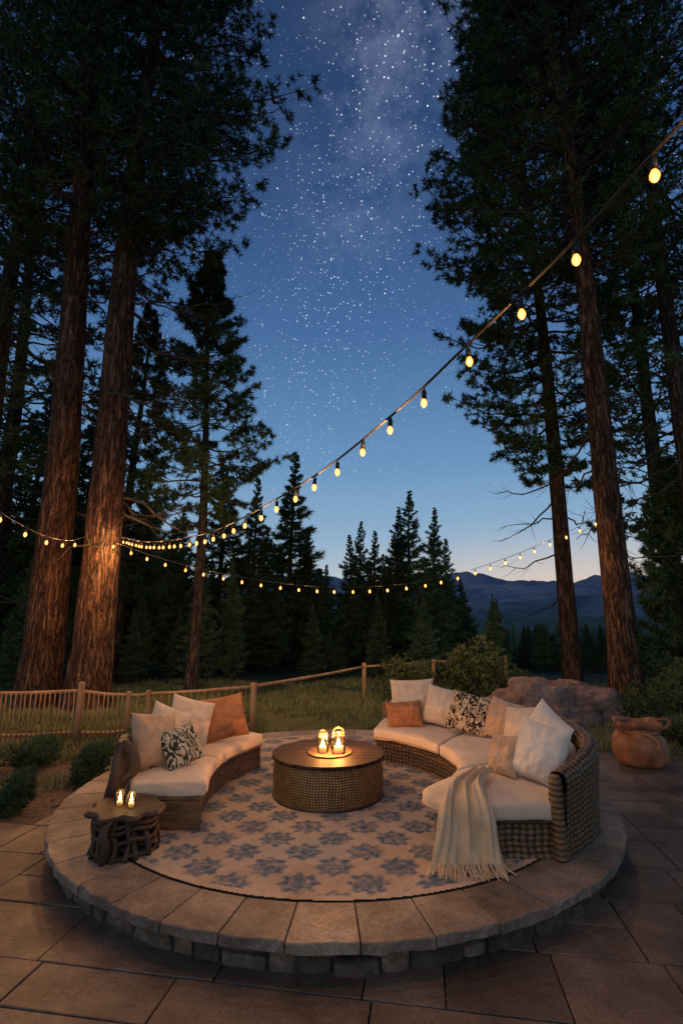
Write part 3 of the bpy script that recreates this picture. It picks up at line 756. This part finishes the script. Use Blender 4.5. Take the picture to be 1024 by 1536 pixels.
# ------------------------------------------------------------------ foliage machinery
def needles(C, Dv, n, length, width, bias, flat=1.0, rg=rng, size=None):
    N = len(C)
    r = rg.normal(size=(N, n, 3)); r[..., 2] *= flat
    r /= np.linalg.norm(r, axis=2)[..., None]
    d = r+Dv[:, None, :]*bias; d /= np.linalg.norm(d, axis=2)[..., None]
    s = np.cross(d, rg.normal(size=(N, n, 3))); s /= np.linalg.norm(s, axis=2)[..., None]+1e-9
    L = length*(.6+.6*rg.random((N, n, 1))); W = width
    if size is not None: L = L*size[:, None, None]; W = width*(.4+.6*size[:, None, None])
    c = C[:, None, :]
    a = c+d*L*.08-s*W*.5; a2 = c+d*L*.08+s*W*.5; tip = c+d*L
    V = np.stack([a, a2, tip], 2).reshape(-1, 3)
    F = np.arange(len(V)).reshape(-1, 3)
    return V, F
def conifer_data(H, R, cb, nb, seed, style='pine', r0=.3, lean=(0, 0), prof=None, dead=0, twigs=9, tpt=4, azb=None, base_flare=True):
    rg = np.random.default_rng(seed); rd = random.Random(seed)
    C = []; Dd = []; Sz = []; wood = Acc(); 
    ph = rd.random()*9
    def axis(h):
        f = h/H; return np.array([lean[0]*f*H+.012*H*math.sin(f*5+ph)*f, lean[1]*f*H+.012*H*math.cos(f*4+ph)*f, h])
    hs = np.r_[-.3, .0, .3, .8, np.linspace(1.6, H, 26)]
    rad = []
    for h in hs:
        f = max(h, 0)/H; r = r0*(1-f)**.8*(.97)+.012
        if base_flare: r *= 1+.22*math.exp(-max(h, 0)/.6)
        rad.append(r)
    P = [axis(max(h, 0))+np.array([0, 0, min(h, 0)]) for h in hs]
    seg = 28 if r0 > .3 else 12
    Tv, Tf = tube(P, rad, seg, .10)
    for i in range(nb):
        f = cb+(1-cb)*((i+rd.random())/nb)**.9; h = f*H
        p = (f-cb)/(1-cb)
        if prof: L = R*prof(p)
        elif style == 'fir': L = R*(1-p)**.85*(.45+.55*min(1, p*6+.2))
        else: L = R*(1-p)**.75*(.35+.65*min(1, p*5+.3))
        L *= rd.uniform(.5, 1.15)
        L = max(L, .05 if style == 'fir' else .25)
        az = i*2.399+rd.uniform(-.5, .5)
        if azb and rd.random() < azb[1]: az = azb[0]+rd.uniform(-.9, .9)
        if style == 'pine': el = .10+.55*p+rd.uniform(-.22, .2); droop = .16
        else: el = -.15+.75*p+rd.uniform(-.1, .1); droop = .10
        d = np.array([math.cos(az)*math.cos(el), math.sin(az)*math.cos(el), math.sin(el)])
        o = axis(h); m_ = 8; S_ = np.linspace(0, 1, m_)
        wob = np.cumsum(rg.normal(size=(m_, 3))*.022*L, axis=0); wob[0] = 0
        pts = o+d*S_[:, None]*L+wob; pts[:, 2] += -droop*L*np.sin(S_*pi*.75)+(.14*L*S_**3)
        br = max(.008, min(.09, L*.014*(1 if style == 'pine' else .8)))
        V, F = tube(pts, np.linspace(br, .004, m_), 5 if style == 'pine' else 3, 0, False); wood.add(V, F)
        side = np.cross(d, [0, 0, 1]); side /= np.linalg.norm(side)
        s0 = .32 if style == 'pine' else .12
        sz = 1.0 if style == 'pine' else float(np.clip(L/(R*.55), .28, 1))
        for k in range(twigs):
            s = s0+(1-s0)*(k+rd.random()*.8)/twigs
            b0 = np.array([np.interp(s, S_, pts[:, q]) for q in range(3)])
            sg = 1 if k % 2 else -1
            tl = L*(.34 if style == 'pine' else .36)*(1.15-s)*rd.uniform(.6, 1.3)+.12*sz
            td = d*(.7)+side*sg*rd.uniform(.5, 1.1)+np.array([0, 0, rd.uniform(-.15, .4) if style == 'pine' else rd.uniform(-.3, .1)])
            td /= np.linalg.norm(td)
            if style == 'pine' and L > 1.5 and k % 2 == 0:
                V, F = tube([b0, b0+td*tl], [br*.4, .004], 3, 0, False); wood.add(V, F)
            for q in range(tpt):
                e = (q+1)/tpt if style == 'pine' else (q+.5)/tpt
                e = e if style != 'pine' else .35+.65*e
                C.append(b0+td*tl*e+rg.normal(size=3)*.05*max(.2, min(1.2, L*.4))); Dd.append(td); Sz.append(sz)
        for q in range(3): C.append(pts[-1]+rg.normal(size=3)*.06*sz); Dd.append(d); Sz.append(sz)
    for i in range(dead):
        h = H*rd.uniform(cb*.35, cb*1.1); az = rd.uniform(0, 2*pi) if not azb else azb[0]+rd.uniform(-1.3, 1.3); L = rd.uniform(.6, 1)*R*.75; el = rd.uniform(-.35, .25)
        d = np.array([math.cos(az)*math.cos(el), math.sin(az)*math.cos(el), math.sin(el)]); S_ = np.linspace(0, 1, 10)
        pts = axis(h)+d*S_[:, None]*L+np.cumsum(rg.normal(size=(10, 3))*.03*L, axis=0); pts[:, 2] -= .2*L*np.sin(S_*2.6)
        V, F = tube(pts, np.linspace(.045, .006, 10), 5, 0, False); wood.add(V, F)
        for k in range(5):
            b0 = pts[rd.randrange(3, 9)]; td = d+rg.normal(size=3)*.7; td /= np.linalg.norm(td)
            V, F = tube([b0, b0+td*L*.14+np.array([0, 0, -.02*L]), b0+td*L*.27], [.014, .009, .003], 3, 0, False); wood.add(V, F)
    return np.array(C), np.array(Dd), Tv, Tf, wood, np.array(Sz)
def tree(name, x, y, H, R, cb, nb, seed, style='pine', r0=.3, nn=11, nl=.26, nw=.045, bark_=None, **k):
    g = grp(name); g.location = (x, y, float(th(x, y)))
    C, Dv, Tv, Tf, wood, Sz = conifer_data(H, R, cb, nb, seed, style, r0, **k)
    obj('trunk', Tv, Tf, bark_ or M_bark, True, parent=g)
    wood.out('branches', M_branch, False, g)
    V, F = needles(C, Dv, nn, nl, nw, .6 if style == 'pine' else .9, 1.0 if style == 'pine' else .5)
    obj('needles', V, F, M_leafA, parent=g)
    return g
colp = lambda p: (.55+.45*math.sin(min(1, p*3)*pi/2))*(1-.75*p**4)
tree('ponderosa_pine', -8.35, 14.5, 31, 5.2, .42, 175, 21, r0=.55, lean=(-.02, 0), prof=colp, dead=10, azb=(-.2, .25), twigs=10)
tree('ponderosa_pine', -6.75, 14.0, 32, 5.2, .44, 175, 22, r0=.54, prof=colp, dead=18, azb=(0.1, .3), twigs=10)
tree('ponderosa_pine', -12.6, 17.0, 30, 5.0, .25, 150, 23, r0=.45, prof=colp, dead=8, bark_=M_bark2, nn=9, nw=.055)
tree('ponderosa_pine', -15.5, 22.0, 29, 5.0, .15, 130, 24, r0=.45, prof=colp, dead=4, bark_=M_bark2, nn=7, nw=.075)
tree('ponderosa_pine', -10.5, 24.0, 19, 3.6, .18, 110, 25, r0=.3, dead=4, bark_=M_bark2, nn=8, nw=.06)
tree('pine_tree', -5.15, 18.0, 17.2, 3.1, .36, 125, 26, r0=.21, dead=8, bark_=M_bark2, twigs=9, nn=12, nl=.24)
tree('ponderosa_pine', 7.85, 14.4, 31, 4.6, .42, 185, 31, r0=.42, prof=colp, dead=10, azb=(1.2, .2), twigs=10)
tree('ponderosa_pine', 9.3, 21.0, 36, 5.2, .24, 250, 32, r0=.37, prof=colp, dead=6, azb=(pi, .28), twigs=10, nw=.06, nl=.29)
tree('ponderosa_pine', 11.3, 15.5, 30, 4.6, .30, 150, 33, r0=.36, prof=colp, dead=6, bark_=M_bark2, nn=9, nw=.055)
tree('ponderosa_pine', 14.5, 22.0, 31, 5.0, .18, 140, 34, r0=.4, prof=colp, bark_=M_bark2, nn=7, nw=.075)
tree('pine_tree', 11.6, 17.2, 8.0, 2.3, .08, 130, 35, r0=.14, twigs=8, bark_=M_bark2)

variants = []
for s, (R, nb_) in enumerate(((2.0, 110), (1.6, 110), (2.3, 115), (1.3, 90))):
    C, Dv, Tv, Tf, wood, Sz = conifer_data(10, R, .06 if s != 3 else .3, nb_, 50+s, 'fir', .13, twigs=9, tpt=3, base_flare=False)
    V, F = needles(C, Dv, 6, .36, .065, .8, .6, size=Sz)
    nv_ = mesh('fir_needles', V, F, M_leafB)
    WV = np.concatenate(wood.V+[Tv]); WF = wood.F+[[i+wood.n for i in f] for f in Tf]
    tv_ = mesh('fir_wood', WV, WF, M_bark2)
    variants.append((nv_, tv_))
def fir(parent, x, y, H, v, wd=1.0):
    rz = random.uniform(0, 2*pi); s = H/10
    for me in variants[v]:
        o = bpy.data.objects.new(me.name, me); link(o, parent)
        if parent.name.startswith('fir_tree'):
            o.scale = (s*wd, s*wd, s); o.rotation_euler = (0, 0, rz)
        else:
            o.location = (x, y, float(th(x, y))-.1); o.scale = (s*wd, s*wd, s); o.rotation_euler = (0, 0, rz)
mid = [(-12.3, 30, 11.2, 1), (-14.6, 28, 17, 0), (-16.5, 26, 16, 2), (-20, 24, 19, 0), (-10.2, 30, 9, 2), (-7.6, 31, 13, 0), (-6.0, 34, 12.8, 1), (-4.7, 30, 8.4, 2),
       (-3.45, 34, 14.8, 1), (-2.2, 33, 9.2, 0), (-1.0, 35, 7, 2), (.6, 36, 9.2, 1), (1.45, 36.5, 10.4, 0), (2.4, 37, 9.8, 1), (4.1, 36, 11.4, 1), (5.1, 37, 13, 0), (6.9, 37, 11.6, 1), (7.9, 38, 9.6, 2), (9.0, 38, 6.6, 0), (3.3, 38, 8.4, 2)]
for (x, y_, H, v) in mid:
    g = grp('fir_tree'); g.location = (x, y_, float(th(x, y_))-.1); fir(g, x, y_, H, v, random.uniform(1.0, 1.25))
fo = grp('distant_forest')
for i in range(110):
    y_ = random.uniform(40, 70); x = random.uniform(-50, 9.2*y_/38)
    t_ = float(th(x, y_)); lim = 2.24+.09*y_
    H = -t_+lim*random.uniform(.55, 1.1)
    if x < -12*y_/40: H += random.uniform(2, 9)
    fir(fo, x, y_, H, random.randrange(3), random.uniform(1.0, 1.3))
for i in range(22):
    y_ = random.uniform(20, 28); x = random.uniform(-24, -3); fir(fo, x, y_, random.uniform(2.5, 6.5), random.randrange(3), 1.1)
for i in range(16):
    y_ = random.uniform(24, 30); x = random.uniform(-2, 8.5); fir(fo, x, y_, random.uniform(1.8, 4.0), random.randrange(3), 1.2)
for i in range(46):
    y_ = random.uniform(27, 46); x = y_*random.uniform(.25, .85); t_ = float(th(x, y_)); fir(fo, x, y_, -t_+random.uniform(.9, 2.1), random.randrange(3), 1.5)
for i in range(300):
    y_ = 42*(240/42)**(random.random()**.8); x = y_*random.uniform(.20, .85)
    t_ = float(th(x, y_)); H = max(2.5, -t_+random.uniform(-2.0, 1.6)-(y_ < 70)*.8)
    fir(fo, x, y_, H, random.randrange(3), random.uniform(1.0, 1.3)*max(.6, 8/H if H > 8 else 1))
for i in range(14):
    x = random.uniform(12.5, 24); y_ = random.uniform(19, 30); fir(fo, x, y_, random.uniform(2.5, 5), random.randrange(3), 1.2)

# ------------------------------------------------------------------ bushes
def bush(name, x, y, r, h, n, mat, nl, nw, nn=8, seed=0, up=.5):
    rg = np.random.default_rng(seed+70); g = grp(name); z0 = float(th(x, y)); g.location = (x, y, z0)
    L = 9; cs = rg.normal(size=(L, 3))*[r*.45, r*.45, h*.18]+[0, 0, h*.5]; C = []
    for k in range(n):
        c = cs[k % L]; d = rg.normal(size=3); d /= np.linalg.norm(d); q = c+d*rg.random()**.4*np.array([r*.5, r*.5, h*.42]); q[2] = max(q[2], .03); C.append(q)
    C = np.array(C); Dv = C-np.array([0, 0, h*.1]); Dv /= np.linalg.norm(Dv, axis=1)[:, None]+1e-6; Dv[:, 2] += up
    V, F = needles(C, Dv, nn, nl, nw, .8, 1.0, rg); obj('leaves', V, F, mat, parent=g)
    acc = Acc()
    for k in range(0, n, max(1, n//60)):
        V, F = tube([(0, 0, 0), tuple(C[k]*.5+np.array([0, 0, .02])), tuple(C[k])], [.012, .008, .003], 4, 0, False); acc.add(V, F)
    acc.out('stems', M_branch, False, g)
bush('leafy_bush', 3.75, 15.2, 1.0, 1.75, 1000, M_bush, .13, .045, seed=1)
bush('leafy_bush', 2.1, 15.4, .8, 1.2, 700, M_bush, .12, .04, seed=2)
bush('leafy_bush', 5.0, 15.6, .8, 1.1, 600, M_bush, .12, .04, seed=3)
bush('juniper_shrub', -3.62, 7.75, .28, .48, 600, M_jun, .12, .011, 12, seed=4, up=1.0)
bush('juniper_shrub', -3.95, 6.65, .22, .36, 450, M_jun, .11, .011, 12, seed=5, up=1.0)
bush('juniper_shrub', -4.9, 8.5, .45, .36, 500, M_jun, .12, .011, 12, seed=6, up=1.0)
bush('leafy_bush', 7.0, 11.8, .7, .75, 600, M_bush, .10, .035, seed=7)
bush('leafy_bush', 8.4, 12.6, .9, 1.0, 700, M_bush, .10, .035, seed=8)
bush('leafy_bush', 6.3, 9.9, .5, .45, 400, M_bush, .09, .03, seed=9)
bush('leafy_bush', -3.2, 9.4, .55, .35, 400, M_bush, .09, .03, seed=10)
bush('leafy_bush', 9.7, 14.6, 1.2, 1.5, 900, M_bush, .12, .045, seed=12)

# ------------------------------------------------------------------ grass
N = 150000
gx_ = rng.uniform(-12, 13, N); gy = 7+rng.random(N)**1.25*15
den = np.array([noise.noise(Vector((a*.5, b_*.5, 3)))+.5*noise.noise(Vector((a*1.9, b_*1.9, 7))) for a, b_ in zip(gx_, gy)])
k = (den > -.18+np.clip((9.6-gy)*.22, 0, .6)) & (np.hypot(gx_-PC[0], gy-PC[1]) > 3.25)
lim = np.where(gx_ > 1, 9.5-np.clip(gx_-4, 0, 9)*.12, 7.2); k &= gy > lim
k &= ~((np.abs(gx_-4.75) < .5) & (np.abs(gy-8.55) < .5))
gx_, gy, den = gx_[k], gy[k], den[k]; N = len(gx_)
h = (.04+.12*rng.random(N)*(1+np.clip(den, 0, 1)*1.6)); h *= np.where(rng.random(N) < .04, 2.0, 1)
az = rng.uniform(0, 2*pi, N); wv_ = .006+.004*rng.random(N)+.0006*gy; z = th(gx_, gy)
b0 = np.stack([gx_, gy, z], 1); s = np.stack([np.cos(az), np.sin(az), 0*az], 1)*wv_[:, None]
ln = np.stack([rng.normal(size=N)*.35*h, rng.normal(size=N)*.35*h, h], 1)
V = np.stack([b0-s, b0+s, b0+ln], 1).reshape(-1, 3)
obj('grass', V, np.arange(len(V)).reshape(-1, 3), M_grass)
acc = Acc()
for i in range(350):
    x = random.choice([random.uniform(-8, -2.6), random.uniform(2.6, 8)]); y_ = random.uniform(6.7, 11)
    if x > 0 and y_ < 9.2: continue
    r = random.uniform(.012, .045); zc = float(th(x, y_)); Vv_, Ff_ = revolve([(0, zc-r*.3), (r, zc), (r*.8, zc+r*.5), (0, zc+r*.7)], (x, y_), 7, .6); acc.add(Vv_, Ff_, random.uniform(.6, 1.2))
acc.out('gravel', M_wall, True)
N = 900; x = rng.uniform(-5, 6, N); y_ = rng.uniform(1.5, 9, N); r_ = np.hypot(x-PC[0], y_-PC[1]); k = (r_ > 3.2) & (y_ < 7); x, y_ = x[k], y_[k]; N = len(x)
a = rng.uniform(0, 2*pi, N); L = rng.uniform(.03, .08, N); d = np.stack([np.cos(a), np.sin(a), 0*a], 1); s = np.stack([-np.sin(a), np.cos(a), 0*a], 1)*.0025
p = np.stack([x, y_, np.full(N, .008)], 1); V = np.stack([p-s, p+s, p+d*L[:, None]], 1).reshape(-1, 3)
obj('fallen_needles', V, np.arange(len(V)).reshape(-1, 3), M_fence)

# ------------------------------------------------------------------ string lights
def bulb_string(name, pts, spacing, every, power, start=.2, crad=.007, bs=.8, colr=(1, .54, .22)):
    g = grp(name); P = catmull(pts, 300); Q, s = resample(P, .08); V, F = tube(Q, crad, 7, 0); obj('cable', V, F, M_rope, True, parent=g)
    B, ss = resample(P, .02); L = ss[-1]; d = start; sa_ = Acc(); ba = Acc(); i = 0
    while d < L-.1:
        k = int(np.clip(np.searchsorted(ss, d), 0, len(B)-1)); x, y_, z = B[k]
        jx, jy = random.uniform(-.014, .014), random.uniform(-.014, .014)
        V, F = tube([(x, y_, z+.005), (x+jx*.3, y_+jy*.3, z-.03), (x+jx*.4, y_+jy*.4, z-.031), (x+jx, y_+jy, z-.09)], [.006, .006, .016, .019], 10, 0); sa_.add(V, F)
        zz_ = z-.088; V, F = tube([(x+jx, y_+jy, zz_-q*bs) for q in (0, .012, .03, .05, .068, .078, .084)], [q*bs for q in (.014, .020, .028, .029, .021, .012, .003)], 14, 0); ba.add(V, F)
        if i % every == 0:
            Ld = bpy.data.lights.new('bulb_light', 'POINT'); Ld.energy = power(B[k]) if callable(power) else power; Ld.color = colr; Ld.shadow_soft_size = 0
            lo = link(bpy.data.objects.new('bulb_light', Ld), g); lo.location = (x+jx, y_+jy, z-.19)
        d += spacing*random.uniform(.93, 1.07); i += 1
    sa_.out('sockets', M_black, True, g); ba.out('bulbs', M_bulb, True, g)
def s1y(Y): return 1.39-.6454*(Y-1.93)
pts = [(2.95, -.5, 5.55)]+[(s1y(Y), Y, Z) for Y, Z in ((.6, 4.98), (1.6, 4.46), (1.93, 4.30), (2.26, 4.14), (2.88, 3.93), (3.54, 3.73), (4.71, 3.53), (7.04, 3.46), (10.3, 3.83), (13.2, 4.40))]
bulb_string('string_lights', pts, .40, 3, lambda p: 9 if p[1] < 3.2 else 42, start=.3, crad=.009, bs=.78)
bulb_string('string_lights', [(-6.5, 13.25, 4.42), (-4.5, 13.3, 3.75), (-2.2, 13.5, 3.28), (0, 13.6, 3.10), (2.4, 13.8, 3.3), (4.8, 14.0, 4.0), (7.5, 14.1, 5.15)], .50, 5, 95, start=.4, bs=1.1)
bulb_string('string_lights', [(-6.75, 12.9, 4.35), (-6.4, 11.5, 4.05), (-6.05, 9.6, 3.95), (-5.8, 7.5, 4.25), (-5.7, 5.0, 5.2)], .95, 1, lambda p: 105 if p[1] > 10.5 else 34, start=.8, bs=1.1, colr=(1, .45, .15))
g = grp('string_light_post')
V, F = tube([(3.0, -.55, -.1), (3.0, -.55, 2.5), (3.0, -.55, 5.7)], [.07, .065, .06], 12, .05); obj('pole', V, F, M_fence, True, parent=g)
V, F = tube([(-5.7, 4.95, -.1), (-5.7, 4.95, 2.5), (-5.7, 4.95, 5.35)], [.07, .065, .06], 12, .05); obj('pole', V, F, M_fence, True, parent=grp('string_light_post'))
dusk_fill = bpy.data.lights.new('dusk_fill', 'SUN'); dusk_fill.energy = .26; dusk_fill.angle = math.radians(50); dusk_fill.color = (.95, .95, 1)  # added soft fill from behind the camera to lift the trees, no real sun
so = link(bpy.data.objects.new('dusk_fill', dusk_fill)); so.rotation_euler = (math.radians(66), 0, math.radians(-25))
print('done', len(bpy.data.objects))
